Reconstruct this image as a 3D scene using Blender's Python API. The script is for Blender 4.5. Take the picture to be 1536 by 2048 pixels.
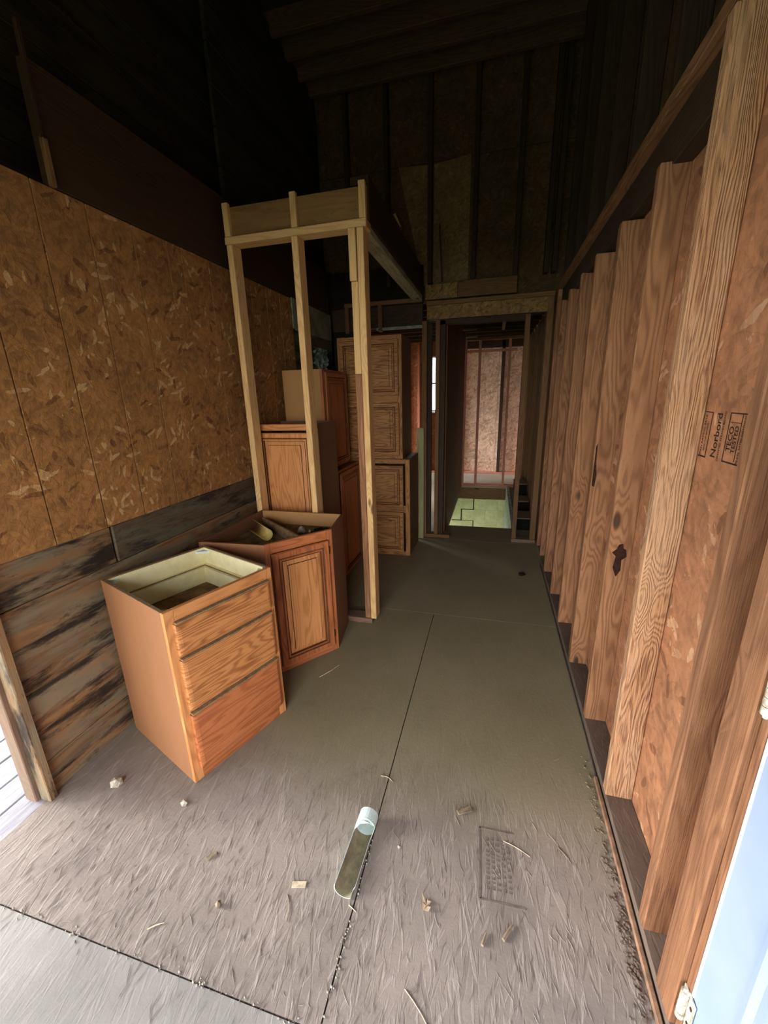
import bpy, bmesh, math, random
from mathutils import Vector, Matrix
random.seed(7)
for o in list(bpy.data.objects): bpy.data.objects.remove(o)
SC = bpy.context.scene
COL = SC.collection

# ------------------------------------------------------------------ camera
cd = bpy.data.cameras.new('camera'); cam = bpy.data.objects.new('camera', cd); COL.objects.link(cam)
cd.sensor_fit = 'VERTICAL'; cd.sensor_height = 36.0; cd.lens = 36.0*805.99/2048.0
cd.clip_start = 0.02; cd.clip_end = 200
R0 = ((0.9666675, 0.0471305, -0.2516597), (0.2547646, -0.2748531, 0.9271196), (-0.0254739, -0.9603304, -0.2776988))
M = Matrix(((R0[0][0], -R0[0][1], -R0[0][2], 0), (R0[1][0], -R0[1][1], -R0[1][2], 0), (R0[2][0], -R0[2][1], -R0[2][2], 1.5), (0, 0, 0, 1)))
cam.matrix_world = M
SC.camera = cam

# ------------------------------------------------------------------ sky, portals, exposure
SC.view_settings.view_transform = 'Standard'; SC.view_settings.look = 'None'
SC.view_settings.exposure = 0.52; SC.view_settings.gamma = 1.0
SC.view_settings.use_curve_mapping = False
w = bpy.data.worlds.new('overcast_sky'); SC.world = w; w.use_nodes = True
wn = w.node_tree.nodes; wl = w.node_tree.links
bg = wn['Background']
wtc = wn.new('ShaderNodeTexCoord'); wsx = wn.new('ShaderNodeSeparateXYZ'); wr = wn.new('ShaderNodeValToRGB')
wl.new(wtc.outputs['Generated'], wsx.inputs[0]); wl.new(wsx.outputs['Z'], wr.inputs[0]); wl.new(wr.outputs[0], bg.inputs[0])
wr.color_ramp.elements[0].position = 0.0; wr.color_ramp.elements[0].color = (1.0, 0.98, 0.95, 1)
wr.color_ramp.elements[1].position = 1.0; wr.color_ramp.elements[1].color = (0.72, 0.82, 1.0, 1)
bg.inputs[1].default_value = 8.0
SC.cycles.max_bounces = 8; SC.cycles.diffuse_bounces = 5; SC.cycles.glossy_bounces = 2
SC.cycles.sample_clamp_indirect = 6.0

sd = bpy.data.lights.new('low_hazy_sun', 'SUN'); sd.energy = 3.0; sd.angle = math.radians(16); sd.color = (1.0, .98, .97)
sun = bpy.data.objects.new('low_hazy_sun', sd); COL.objects.link(sun)
sun.rotation_euler = Vector((1.0, .20, -.36)).to_track_quat('-Z', 'Y').to_euler()

def portal(name, loc, rot, sx, sy):
    l = bpy.data.lights.new(name, 'AREA'); l.shape = 'RECTANGLE'; l.size = sx; l.size_y = sy
    l.energy = 1.0; l.cycles.is_portal = True
    o = bpy.data.objects.new(name, l); COL.objects.link(o); o.location = loc; o.rotation_euler = rot
    return o
H = math.pi/2
portal('sky_portal_porch', (-1.74, -0.08, 1.02), (0, -H, 0), 2.05, 1.85)
portal('sky_portal_entry', (-0.40, -1.33, 1.05), (H, 0, 0), 1.7, 2.1)
portal('sky_portal_side_window', (-2.1, 7.35, 1.2), (0, -H, 0), 1.9, 1.2)
portal('sky_portal_added_opening', (-2.1, 5.5, 1.2), (0, -H, 0), 1.9, 1.4)  # at an unseen opening added to bring in light
portal('sky_portal_end_window', (-.965, 8.1, 1.68), (-H, 0, 0), 0.43, 1.0)
portal('sky_portal_basement', (-2.1, 5.6, -1.2), (0, -H, 0), 1.6, 1.7)

# ------------------------------------------------------------------ node helpers / materials
def s2l(c):
    return tuple(((x/255.0)/12.92 if x/255.0 <= .04045 else ((x/255.0+.055)/1.055)**2.4) for x in c) + (1,)
class NB:
    def __init__(s, name):
        s.m = bpy.data.materials.new(name); s.m.use_nodes = True; s.nt = s.m.node_tree
        s.p = s.nt.nodes['Principled BSDF']; s.p.inputs['Specular IOR Level'].default_value = 0.25
    def n(s, t, **k):
        a = s.nt.nodes.new(t)
        for q, v in k.items(): setattr(a, q, v)
        return a
    def l(s, a, b): s.nt.links.new(a, b)
    def inp(s, sock, v):
        if hasattr(v, 'links'): s.l(v, sock)
        else: sock.default_value = v
    def math(s, op, a, b=0.0, c=None):
        x = s.n('ShaderNodeMath', operation=op); s.inp(x.inputs[0], a); s.inp(x.inputs[1], b)
        if c is not None: s.inp(x.inputs[2], c)
        return x.outputs[0]
    def mixc(s, f, a, b, bt='MIX'):
        x = s.n('ShaderNodeMix', data_type='RGBA', blend_type=bt); s.inp(x.inputs[0], f); s.inp(x.inputs[6], a); s.inp(x.inputs[7], b)
        return x.outputs[2]
    def comb(s, x, y, z=0.0):
        c = s.n('ShaderNodeCombineXYZ'); s.inp(c.inputs[0], x); s.inp(c.inputs[1], y); s.inp(c.inputs[2], z); return c.outputs[0]
    def sep(s, v):
        c = s.n('ShaderNodeSeparateXYZ'); s.l(v, c.inputs[0]); return c.outputs
    def noise(s, vec, scale=1.0, det=3.0, rough=.55, dist=0.0):
        x = s.n('ShaderNodeTexNoise'); s.l(vec, x.inputs['Vector']); x.inputs['Scale'].default_value = scale
        x.inputs['Detail'].default_value = det; x.inputs['Roughness'].default_value = rough; x.inputs['Distortion'].default_value = dist
        return x.outputs[0]
    def vor(s, vec, scale=1.0, metric='EUCLIDEAN', rnd=1.0):
        x = s.n('ShaderNodeTexVoronoi', distance=metric); s.l(vec, x.inputs['Vector']); x.inputs['Scale'].default_value = scale
        x.inputs['Randomness'].default_value = rnd
        return x.outputs['Distance'], x.outputs['Color']
    def ss(s, v, a, b):
        x = s.n('ShaderNodeMapRange', interpolation_type='SMOOTHSTEP'); s.inp(x.inputs[0], v); x.inputs[1].default_value = a; x.inputs[2].default_value = b
        return x.outputs[0]
    def uv(s):
        t = s.n('ShaderNodeUVMap'); t.uv_map = 'UVMap'; return t.outputs[0]
    def rnd(s):
        return s.n('ShaderNodeObjectInfo').outputs['Random']
    def bump(s, h, st, d=0.01):
        b = s.n('ShaderNodeBump'); b.inputs['Strength'].default_value = st; b.inputs['Distance'].default_value = d; s.l(h, b.inputs['Height'])
        s.l(b.outputs[0], s.p.inputs['Normal'])

def wood(name, light, dark, ringf=55.0, ring=.55, fibre=.3, knots=.5, var=.25, rough=.75, weather=0.0, wcol=(70, 62, 48), bump=.25, scale=1.0, stain=0.0, scol=(22, 17, 12), uscale=1.0, h1=2.0):
    b = NB(name); L, D = s2l(light), s2l(dark)
    u, v, _ = b.sep(b.uv()); r = b.rnd()
    off = b.math('MULTIPLY', r, 137.0)
    vec0 = b.comb(u, v, 0.0)
    # knots bend the rings
    kv = b.comb(b.math('ADD', b.math('MULTIPLY', u, 3.2), off), b.math('ADD', b.math('MULTIPLY', v, 9.0), off), 0.0)
    kd, kc = b.vor(kv, 1.0)
    kr = b.sep(kc)[0]
    ksel = b.math('GREATER_THAN', kr, 1.0-knots*.5)
    kinf = b.math('MULTIPLY', b.ss(kd, .55, .0), ksel)
    gv = b.comb(b.math('ADD', b.math('MULTIPLY', u, 1.1*scale*uscale), off), b.math('MULTIPLY', v, 9.0*scale), off)
    hN = b.noise(gv, 1.0, h1, .45)
    h = b.math('ADD', hN, b.math('MULTIPLY', kinf, .25))
    h = b.math('ADD', h, b.math('MULTIPLY', v, 1.2*scale))
    rg = b.math('SINE', b.math('MULTIPLY', h, ringf*1.6))
    rg = b.math('POWER', b.math('ADD', b.math('MULTIPLY', rg, .5), .5), 1.6)
    fv = b.comb(b.math('ADD', b.math('MULTIPLY', u, 9.0), off), b.math('MULTIPLY', v, 320.0), off)
    fb = b.noise(fv, 1.0, 3.0, .6)
    big = b.noise(b.comb(b.math('ADD', b.math('MULTIPLY', u, 1.7), off), b.math('MULTIPLY', v, 6.0), off), 1.0, 4.0, .6)
    f = b.math('ADD', b.math('MULTIPLY', rg, ring), b.math('MULTIPLY', b.math('SUBTRACT', fb, .5), fibre*2.2))
    f = b.math('ADD', f, b.math('MULTIPLY', b.math('SUBTRACT', big, .5), .9))
    x = b.n('ShaderNodeClamp'); b.l(f, x.inputs[0])
    c = b.mixc(x.outputs[0], L, D)
    kdark = b.math('MULTIPLY', b.ss(kd, .16, .07), ksel)
    c = b.mixc(b.math('MULTIPLY', kdark, .85), c, s2l(tuple(q*.38 for q in dark)))
    if weather > 0:
        wv = b.noise(b.comb(b.math('ADD', b.math('MULTIPLY', u, 2.3), off), b.math('MULTIPLY', v, 12.0), off), 1.0, 5.0, .65)
        c = b.mixc(b.math('MULTIPLY', b.ss(wv, .40, .62), weather), c, s2l(wcol))
    if stain > 0:
        sv = b.noise(b.comb(b.math('ADD', b.math('MULTIPLY', u, 1.9), b.math('MULTIPLY', r, 71.0)), b.math('MULTIPLY', v, 9.0), r), 1.0, 6.0, .7)
        c = b.mixc(b.math('MULTIPLY', b.ss(sv, .48, .62), stain), c, s2l(scol))
        sv2 = b.noise(b.comb(b.math('ADD', b.math('MULTIPLY', u, 5.0), off), b.math('MULTIPLY', v, 14.0), 3.0), 1.0, 8.0, .75)
        c = b.mixc(b.math('MULTIPLY', b.ss(sv2, .54, .66), stain*.8), c, s2l(scol))
    micro = b.noise(b.comb(b.math('MULTIPLY', u, 45.0), b.math('MULTIPLY', v, 160.0), off), 1.0, 4.0, .7)
    c = b.mixc(b.math('MULTIPLY', b.ss(micro, .55, .75), .3), c, s2l(tuple(q*.7 for q in dark)))
    vr = b.math('ADD', 1.0-var/2, b.math('MULTIPLY', b.math('FRACT', b.math('MULTIPLY', r, 17.3)), var))
    c = b.mixc(1.0, c, b.comb(vr, vr, vr), 'MULTIPLY')
    b.l(c, b.p.inputs['Base Color']); b.p.inputs['Roughness'].default_value = rough
    b.bump(b.math('ADD', b.math('MULTIPLY', rg, .5), fb), bump, .004)
    return b.m

def osb(name, base, lightc, darkc, amt=.25, damt=.12, rough=.8, tone_k=.30, small=1.0):
    b = NB(name); uv = b.uv(); u, v, _ = b.sep(uv); r = b.rnd(); off = b.math('MULTIPLY', r, 53.0)
    wx = b.noise(uv, 14.0, 3.0, .6); wy = b.noise(b.comb(v, u, 4.0), 14.0, 3.0, .6)
    u = b.math('ADD', u, b.math('MULTIPLY', b.math('SUBTRACT', wx, .5), .035)); v = b.math('ADD', v, b.math('MULTIPLY', b.math('SUBTRACT', wy, .5), .035))
    big = b.noise(uv, 3.0, 6.0, .65)
    med = b.noise(uv, 28.0, 4.0, .6)
    c = b.mixc(b.ss(b.math('ADD', b.math('MULTIPLY', big, .6), b.math('MULTIPLY', med, .4)), .36, .64), s2l(tuple(q*.80 for q in base)), s2l(tuple(min(255, q*1.12) for q in base)))
    hsum = None
    for i, (ang, ln, wd) in enumerate(((35, .085, .021), (-62, .075, .022), (82, .11, .02), (12, .06, .016), (-20, .05, .02), (58, .07, .017))):
        a = math.radians(ang); ln *= small; wd *= small
        up = b.math('ADD', b.math('MULTIPLY', u, math.cos(a)/ln), b.math('MULTIPLY', v, math.sin(a)/ln))
        vp = b.math('ADD', b.math('MULTIPLY', u, -math.sin(a)/wd), b.math('MULTIPLY', v, math.cos(a)/wd))
        d, cc = b.vor(b.comb(b.math('ADD', up, off), b.math('ADD', vp, i*7.7), 0.0), 1.0, 'EUCLIDEAN', .9)
        cr, cg, cb = b.sep(cc)
        shape = b.ss(d, .47, .40)
        soft = b.math('MULTIPLY', shape, tone_k)
        tone = b.mixc(cg, s2l(tuple(q*.72 for q in base)), s2l(tuple(min(255, q*1.25) for q in base)))
        c = b.mixc(soft, c, tone)
        lm = b.math('MULTIPLY', shape, b.math('GREATER_THAN', b.math('ADD', cr, b.math('MULTIPLY', b.math('SUBTRACT', big, .5), .5)), 1.0-amt*.35))
        c = b.mixc(b.math('MULTIPLY', lm, .75), c, s2l(lightc))
        dm = b.math('MULTIPLY', shape, b.math('GREATER_THAN', cb, 1.0-damt*.35))
        c = b.mixc(b.math('MULTIPLY', dm, .7), c, s2l(darkc))
        hh = b.math('MULTIPLY', shape, cr)
        hsum = hh if hsum is None else b.math('ADD', hsum, hh)
    b.l(c, b.p.inputs['Base Color']); b.p.inputs['Roughness'].default_value = rough
    b.bump(hsum, .35, .0025)
    return b.m

def plain(name, col, rough=.7, var=.12, nscale=20.0, col2=None, bump=.0, metal=0.0):
    b = NB(name)
    tc = b.n('ShaderNodeTexCoord').outputs['Object']
    n = b.noise(tc, nscale, 5.0, .65)
    c2 = col2 if col2 else tuple(q*(1-var*2) for q in col)
    c = b.mixc(b.ss(n, .35, .65), s2l(col), s2l(c2)); b.l(c, b.p.inputs['Base Color'])
    b.p.inputs['Roughness'].default_value = rough; b.p.inputs['Metallic'].default_value = metal
    if bump: b.bump(n, bump, .003)
    return b.m

def floor_mat(name, base, light, dark, strand=.5, bump=.5, ang=0.0):
    b = NB(name); tc = b.n('ShaderNodeTexCoord').outputs['Object']; x, y, z = b.sep(tc)
    wv = b.noise(tc, 2.2, 4.0, .6); ws = b.math('MULTIPLY', b.math('SUBTRACT', wv, .5), .35)
    c = b.mixc(b.ss(b.noise(tc, 1.6, 6.0, .62), .36, .64), s2l(base), s2l(tuple(q*.84 for q in base)))
    grit = b.noise(tc, 60.0, 4.0, .7); c = b.mixc(b.math('MULTIPLY', b.ss(grit, .58, .75), .35), c, s2l(dark))
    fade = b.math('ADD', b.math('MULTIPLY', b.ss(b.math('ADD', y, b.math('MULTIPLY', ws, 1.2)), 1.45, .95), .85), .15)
    c = b.mixc(fade, b.mixc(.75, c, s2l((140, 131, 90))), c)  # olive further in holds both dust and the tint of the dimmer light
    hs = None
    for i, (a, sx, sy) in enumerate(((6, 90, 10), (-10, 110, 12), (16, 80, 10), (-24, 100, 15), (3, 170, 18))):
        a = math.radians(a+ang)
        xp = b.math('ADD', b.math('MULTIPLY', x, math.cos(a)), b.math('MULTIPLY', y, math.sin(a)))
        yp = b.math('ADD', b.math('MULTIPLY', x, -math.sin(a)), b.math('MULTIPLY', y, math.cos(a)))
        xp = b.math('ADD', xp, b.math('MULTIPLY', ws, .06))
        n = b.noise(b.comb(b.math('MULTIPLY', xp, sx*.55), b.math('MULTIPLY', yp, sy*.55), i*3.3), 1.0, 2.5, .5)
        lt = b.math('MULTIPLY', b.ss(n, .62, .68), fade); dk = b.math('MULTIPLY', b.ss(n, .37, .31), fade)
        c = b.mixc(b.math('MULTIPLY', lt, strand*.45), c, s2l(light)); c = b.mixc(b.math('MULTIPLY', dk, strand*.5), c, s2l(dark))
        q = b.math('SUBTRACT', lt, dk); hs = q if hs is None else b.math('ADD', hs, q)
    pale = b.noise(b.comb(x, y, 9.0), 5.0, 5.0, .65)
    c = b.mixc(b.math('MULTIPLY', b.ss(pale, .60, .72), .25), c, s2l(dark))
    b.l(c, b.p.inputs['Base Color']); b.p.inputs['Roughness'].default_value = .85
    b.bump(b.math('ADD', b.math('MULTIPLY', hs, .4), b.math('MULTIPLY', grit, .5)), bump, .004)
    return b.m

MT = {}
MT['stud'] = wood('stud_pine', (226, 186, 128), (178, 130, 80), ring=.4, knots=.55, var=.2)
MT['stud_red'] = wood('stud_fir_reddish', (156, 112, 78), (100, 66, 42), ring=.6, knots=.9, var=.3, weather=.35, wcol=(96, 62, 40))
MT['stud_near'] = wood('stud_reddish_near', (142, 100, 70), (94, 60, 40), ring=.5, knots=.7, var=.15, weather=.5, wcol=(116, 80, 56), fibre=.5, bump=.4)
MT['stud_rough'] = wood('stud_rough_sawn', (184, 138, 100), (98, 58, 36), ringf=120, ring=.55, fibre=1.1, knots=.3, var=.05, bump=.9, weather=.3, wcol=(204, 172, 140), h1=3.5)
MT['stud_dark'] = wood('stud_aged', (120, 88, 56), (76, 52, 34), ring=.4, knots=.3)
MT['stud_green'] = wood('stud_pale_treated', (165, 160, 118), (120, 116, 84), ring=.3, knots=.3)
MT['soffitply'] = wood('soffit_plywood', (140, 106, 66), (112, 82, 50), ring=.3, knots=.1, scale=.6, stain=.4, scol=(84, 60, 36))
MT['joist'] = wood('ceiling_joist_old', (88, 68, 48), (52, 38, 27), ring=.4, knots=.2)
MT['rafter'] = wood('rafter_old', (62, 48, 34), (34, 25, 18), ring=.4, knots=.2)
MT['osb_left'] = osb('osb_amber', (152, 108, 62), (204, 168, 118), (96, 60, 34), amt=.11, damt=.07, small=1.15)
MT['osb_right'] = osb('osb_reddish', (158, 110, 78), (200, 160, 124), (104, 66, 46), amt=.08, damt=.06, small=1.6)
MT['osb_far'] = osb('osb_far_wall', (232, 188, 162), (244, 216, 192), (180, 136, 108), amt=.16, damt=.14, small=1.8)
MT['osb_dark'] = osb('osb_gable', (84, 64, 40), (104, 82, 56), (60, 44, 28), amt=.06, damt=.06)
MT['osb_patch'] = osb('osb_gable_patch', (122, 98, 68), (146, 122, 90), (94, 74, 50), amt=.08, damt=.06)
MT['osb_header'] = osb('osb_header', (132, 104, 64), (160, 132, 88), (86, 62, 36), amt=.15, damt=.15)
MT['plank'] = wood('weathered_plank', (138, 104, 70), (84, 62, 44), ringf=40, ring=.5, fibre=.5, knots=.35, var=.3, weather=.75, wcol=(120, 114, 94), stain=.95, scol=(38, 32, 26), scale=.8, bump=.5)
MT['plank_dark'] = wood('blackened_plank', (98, 80, 60), (62, 48, 35), ring=.5, knots=.4, weather=.7, wcol=(104, 98, 80), stain=.85, scol=(38, 32, 26))
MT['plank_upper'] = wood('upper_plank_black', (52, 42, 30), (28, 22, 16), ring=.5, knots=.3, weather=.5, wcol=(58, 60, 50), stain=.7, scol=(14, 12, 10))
MT['fascia'] = wood('upper_board_brown', (70, 50, 32), (44, 32, 22), ring=.3, knots=.1)
MT['jamb'] = wood('jamb_weathered', (128, 98, 78), (88, 64, 50), ring=.4, knots=.3, weather=.6, wcol=(112, 102, 86))
MT['deck'] = wood('deck_board_bleached', (168, 164, 168), (120, 116, 120), ring=.35, knots=.3, weather=.5, wcol=(170, 166, 170), var=.14)
MT['oak_v'] = wood('oak_upright_grain', (210, 146, 90), (158, 94, 50), ringf=60, ring=.5, fibre=.5, knots=0.0, var=.06, rough=.45, scale=.9)
MT['oak_front'] = wood('oak_drawer_front', (200, 136, 82), (124, 68, 34), ringf=72, ring=.62, fibre=.5, knots=0.0, var=.1, rough=.42, scale=1.25, uscale=.9)
MT['oak_dark'] = wood('oak_cabinet_aged', (176, 126, 74), (96, 58, 30), ringf=72, ring=.65, fibre=.5, knots=0.0, var=.08, rough=.5, scale=1.2, uscale=1.0)
MT['oak_red'] = wood('oak_cabinet_red', (184, 112, 68), (122, 62, 34), ringf=55, ring=.5, fibre=.5, knots=0.0, var=.1, rough=.45)
MT['groove'] = plain('door_groove_shade_dirt', (112, 70, 38), .8, .1, 40.0)  # darker brown carries dirt and the painted recess shade of door grooves
MT['veneer'] = wood('cabinet_side_veneer', (148, 102, 68), (130, 84, 56), ringf=16, ring=.15, fibre=.2, knots=0.0, var=.04, rough=.5, bump=.05)
MT['veneer_dark'] = wood('cabinet_side_brown', (122, 86, 62), (92, 62, 44), ringf=16, ring=.15, fibre=.25, knots=0.0, var=.05, rough=.55, bump=.05)
MT['veneer_beige'] = wood('cabinet_side_beige', (178, 134, 84), (152, 110, 66), ringf=16, ring=.12, fibre=.2, knots=0.0, var=.05, rough=.55, bump=.05)
MT['cream'] = plain('cream_melamine', (246, 238, 190), .5, .04, 9.0, (230, 220, 168))
MT['litwood'] = wood('plate_lit_pale', (176, 172, 140), (120, 116, 92), ring=.4, knots=.2, stain=.5, scol=(90, 84, 62))  # light on the beam underside is put into this paler colour
MT['edge'] = plain('dusty_panel_edge', (150, 124, 90), .85, .1, 40.0)
MT['dust'] = plain('dusty_shelf', (120, 106, 76), .9, .2, 18.0, (84, 70, 48), .3)
MT['brownply'] = plain('drawer_bottom_ply', (140, 112, 80), .8, .2, 12.0, (92, 66, 44))
MT['void'] = plain('dark_gap', (20, 17, 13), .95, .1)
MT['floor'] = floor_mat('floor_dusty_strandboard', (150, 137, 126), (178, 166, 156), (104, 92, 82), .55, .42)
MT['floor_far'] = floor_mat('floor_dusty_far', (122, 112, 94), (140, 130, 112), (90, 80, 66), .25, .2)
MT['floor_ply'] = floor_mat('floor_plywood_worn', (160, 155, 146), (176, 171, 162), (114, 106, 96), .22, .2, 4)
MT['floor_blue'] = floor_mat('floor_end_room', (190, 186, 188), (206, 202, 204), (140, 134, 134), .4, .3)
MT['plate'] = floor_mat('dusty_sill_plate', (112, 96, 84), (140, 126, 112), (72, 60, 50), .3, .3)
MT['stripwood'] = plain('batten_wood', (158, 122, 96), .7, .12, 30.0)
MT['block'] = plain('painted_block', (226, 226, 176), .85, .1, 6.0, (204, 206, 150), .15)
MT['crack'] = plain('open_mortar_crack', (30, 28, 20), .95)
MT['concrete'] = plain('pale_concrete', (196, 196, 190), .9, .15, 14.0, (140, 142, 136), .4)
MT['door'] = plain('door_paint_blue_white', (150, 166, 190), .45, .03, 3.0, (140, 158, 184))
MT['door_edge'] = plain('door_edge_white', (236, 242, 246), .5, .03)
MT['hinge'] = plain('hinge_painted', (214, 212, 198), .4, .12, 60.0, (150, 140, 118))
MT['brass'] = plain('hinge_dark_metal', (92, 66, 36), .4, .1, 60.0, metal=.6)
MT['pvc'] = plain('white_plastic', (214, 232, 224), .35, .03, 30.0)
MT['pvc_in'] = plain('plastic_dirt_shade', (150, 140, 108), .7, .1, 30.0)  # olive holds both dirt and the shade inside the split pipe
MT['paper'] = plain('yellowed_paper', (222, 204, 130), .8, .08, 26.0, (196, 176, 104))
MT['ink'] = plain('black_ink', (52, 34, 26), .9, .1)
MT['ink_faint'] = plain('faded_floor_ink', (120, 108, 98), .9, .1, 40.0)
MT['scar'] = plain('burnt_knot', (58, 32, 20), .9, .2, 60.0)
MT['stone'] = plain('pale_stone', (188, 180, 164), .9, .15, 30.0, (130, 122, 106), .6)
MT['leafm'] = plain('dry_leaf_pale', (222, 200, 170), .8, .1, 60.0)
MT['twig'] = plain('twig_wood', (150, 132, 108), .85, .15, 50.0)
MT['blacklump'] = plain('black_debris', (26, 24, 18), .95, .1, 60.0, bump=.6)
MT['panelpale'] = plain('pale_grey_panel', (150, 146, 120), .85, .1, 5.0, (120, 116, 94))
MT['plastic_sheet'] = plain('crumpled_plastic_sheet', (150, 170, 158), .3, .2, 14.0, (90, 108, 96))
MT['greentrim'] = plain('pale_green_trim', (150, 162, 140), .7, .1)
MT['grass'] = plain('ground_grass', (96, 112, 64), .95, .2, 2.0, (70, 84, 48))
MT['roof'] = plain('roof_deck_black', (40, 32, 24), .95, .15, 8.0)
MT['boardwall'] = wood('dark_board_brown', (108, 76, 52), (74, 50, 34), ring=.4, knots=.2)
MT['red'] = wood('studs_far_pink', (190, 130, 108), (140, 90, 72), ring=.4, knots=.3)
def glass():
    b = NB('window_glass'); b.p.inputs['Transmission Weight'].default_value = 1.0; b.p.inputs['Roughness'].default_value = .02
    b.p.inputs['Base Color'].default_value = (.96, .98, 1, 1); b.p.inputs['IOR'].default_value = 1.1; return b.m
MT['glass'] = glass()

# ------------------------------------------------------------------ geometry helpers
def setuv(bm, grain):
    lay = bm.loops.layers.uv.new('UVMap')
    ax = {'x': 0, 'y': 1, 'z': 2}[grain]
    for f in bm.faces:
        n = f.normal; k = max(range(3), key=lambda i: abs(n[i]))
        o = [i for i in range(3) if i != k]
        if ax in o: ui, vi = ax, [i for i in o if i != ax][0]
        else: ui, vi = o
        for lp in f.loops:
            c = lp.vert.co; lp[lay].uv = (c[ui]+k*.37, c[vi]+k*.71)
def finish(name, bm, mat, parent=None, loc=(0, 0, 0), grain='z', smooth=False):
    bm.normal_update(); setuv(bm, grain)
    me = bpy.data.meshes.new(name); bm.to_mesh(me); bm.free(); me.materials.append(mat)
    if smooth:
        for p in me.polygons: p.use_smooth = True
    o = bpy.data.objects.new(name, me); COL.objects.link(o); o.location = loc
    if parent: o.parent = parent
    return o
CACHE = {}
def box(name, x0, x1, y0, y1, z0, z1, mat, parent=None, grain=None, bev=.0025, label=None, rot=None, jit=0.0):
    """one box-shaped timber, centred on its own origin, given in the parent's space"""
    sx, sy, sz = abs(x1-x0), abs(y1-y0), abs(z1-z0)
    if grain is None: grain = 'xyz'[max(range(3), key=lambda i: (sx, sy, sz)[i])]
    if isinstance(mat, str): mat = MT[mat]
    key = (round(sx, 4), round(sy, 4), round(sz, 4), mat.name, grain, bev, jit)
    loc = ((x0+x1)/2, (y0+y1)/2, (z0+z1)/2)
    if key in CACHE:
        o = bpy.data.objects.new(name, CACHE[key]); COL.objects.link(o); o.location = loc
        if parent: o.parent = parent
    else:
        bm = bmesh.new(); bmesh.ops.create_cube(bm, size=1.0, matrix=Matrix.Diagonal((sx, sy, sz, 1)))
        if bev and min(sx, sy, sz) > bev*3: bmesh.ops.bevel(bm, geom=bm.edges[:], offset=bev, segments=1, affect='EDGES')
        if jit:
            for v in bm.verts: v.co += Vector((random.uniform(-jit, jit), random.uniform(-jit, jit), random.uniform(-jit, jit)))
        o = finish(name, bm, mat, parent, loc, grain); CACHE[key] = o.data
    if rot: o.rotation_euler = rot
    if label: o['label'] = label
    return o
def empty(name, label, cat, loc=(0, 0, 0), rz=0.0, kind=None, group=None):
    o = bpy.data.objects.new(name, None); COL.objects.link(o); o.location = loc; o.rotation_euler = (0, 0, rz); o.empty_display_size = .1
    return tag(o, label, cat, kind, group)
def tag(o, label, cat, kind=None, group=None):
    o['label'] = label; o['category'] = cat
    if kind: o['kind'] = kind
    if group: o['group'] = group
    return o
def prism(name, pts, z0, z1, mat, parent, grain='z', loc=(0, 0, 0)):
    bm = bmesh.new(); a = [bm.verts.new((x, y, z0)) for x, y in pts]; b = [bm.verts.new((x, y, z1)) for x, y in pts]
    bm.faces.new(a[::-1]); bm.faces.new(b); n = len(pts)
    for i in range(n): bm.faces.new((a[i], a[(i+1) % n], b[(i+1) % n], b[i]))
    bmesh.ops.recalc_face_normals(bm, faces=bm.faces[:])
    return finish(name, bm, MT[mat], parent, loc, grain)
def prism_y(name, pts, y0, y1, mat, parent=None, grain='z'):
    """outline in x,z extruded along y"""
    bm = bmesh.new(); a = [bm.verts.new((x, y0, z)) for x, z in pts]; b = [bm.verts.new((x, y1, z)) for x, z in pts]
    bm.faces.new(a[::-1]); bm.faces.new(b); n = len(pts)
    for i in range(n): bm.faces.new((a[i], a[(i+1) % n], b[(i+1) % n], b[i]))
    bmesh.ops.recalc_face_normals(bm, faces=bm.faces[:])
    return finish(name, bm, MT[mat], parent, (0, 0, 0), grain)
def wallpanel(name, p, q, t, z0, z1, mat, parent, grain='z', label=None):
    """upright board between two floor points, thickness t to its left"""
    p, q = Vector(p), Vector(q); d = (q-p).normalized(); n = Vector((-d.y, d.x))*t; L = (q-p).length
    bm = bmesh.new(); bmesh.ops.create_cube(bm, size=1.0, matrix=Matrix.Diagonal((L, t, z1-z0, 1)))
    o = finish(name, bm, MT[mat], parent, (0, 0, 0), grain)
    c = (p+q)/2+n/2; o.location = (c.x, c.y, (z0+z1)/2); o.rotation_euler = (0, 0, math.atan2(d.y, d.x))
    if label: o['label'] = label
    return o
def rings(name, w, h, prof, mat, parent, loc, grain='z', rx=0.0, cap=True, rz=0.0, shade_loops=()):
    """face in local x,z; rectangular loops (inset, depth) run inward; front is -y"""
    bm = bmesh.new(); loops = []
    back = [bm.verts.new((x, 0, z)) for x, z in ((0, 0), (w, 0), (w, h), (0, h))]
    for i, d in prof: loops.append([bm.verts.new((x, -d, z)) for x, z in ((i, i), (w-i, i), (w-i, h-i), (i, h-i))])
    prev = back
    for li, lp in enumerate(loops):
        for k in range(4):
            fc = bm.faces.new((prev[k], prev[(k+1) % 4], lp[(k+1) % 4], lp[k]))
            if li in shade_loops: fc.material_index = 1
        prev = lp
    if cap: bm.faces.new(prev)
    bm.faces.new(back[::-1])
    bmesh.ops.recalc_face_normals(bm, faces=bm.faces[:])
    o = finish(name, bm, MT[mat] if isinstance(mat, str) else mat, parent, loc, grain); o.rotation_euler = (rx, 0, rz)
    if shade_loops: o.data.materials.append(MT['groove'])
    return o
def frame4(parent, x0, x1, z0, z1, y0, y1, wd, mat):
    box('stile', x0, x0+wd, y0, y1, z0, z1, mat, parent, 'z'); box('stile', x1-wd, x1, y0, y1, z0, z1, mat, parent, 'z')
    box('rail', x0+wd, x1-wd, y0, y1, z0, z0+wd, mat, parent, 'x'); box('rail', x0+wd, x1-wd, y0, y1, z1-wd, z1, mat, parent, 'x')
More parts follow.
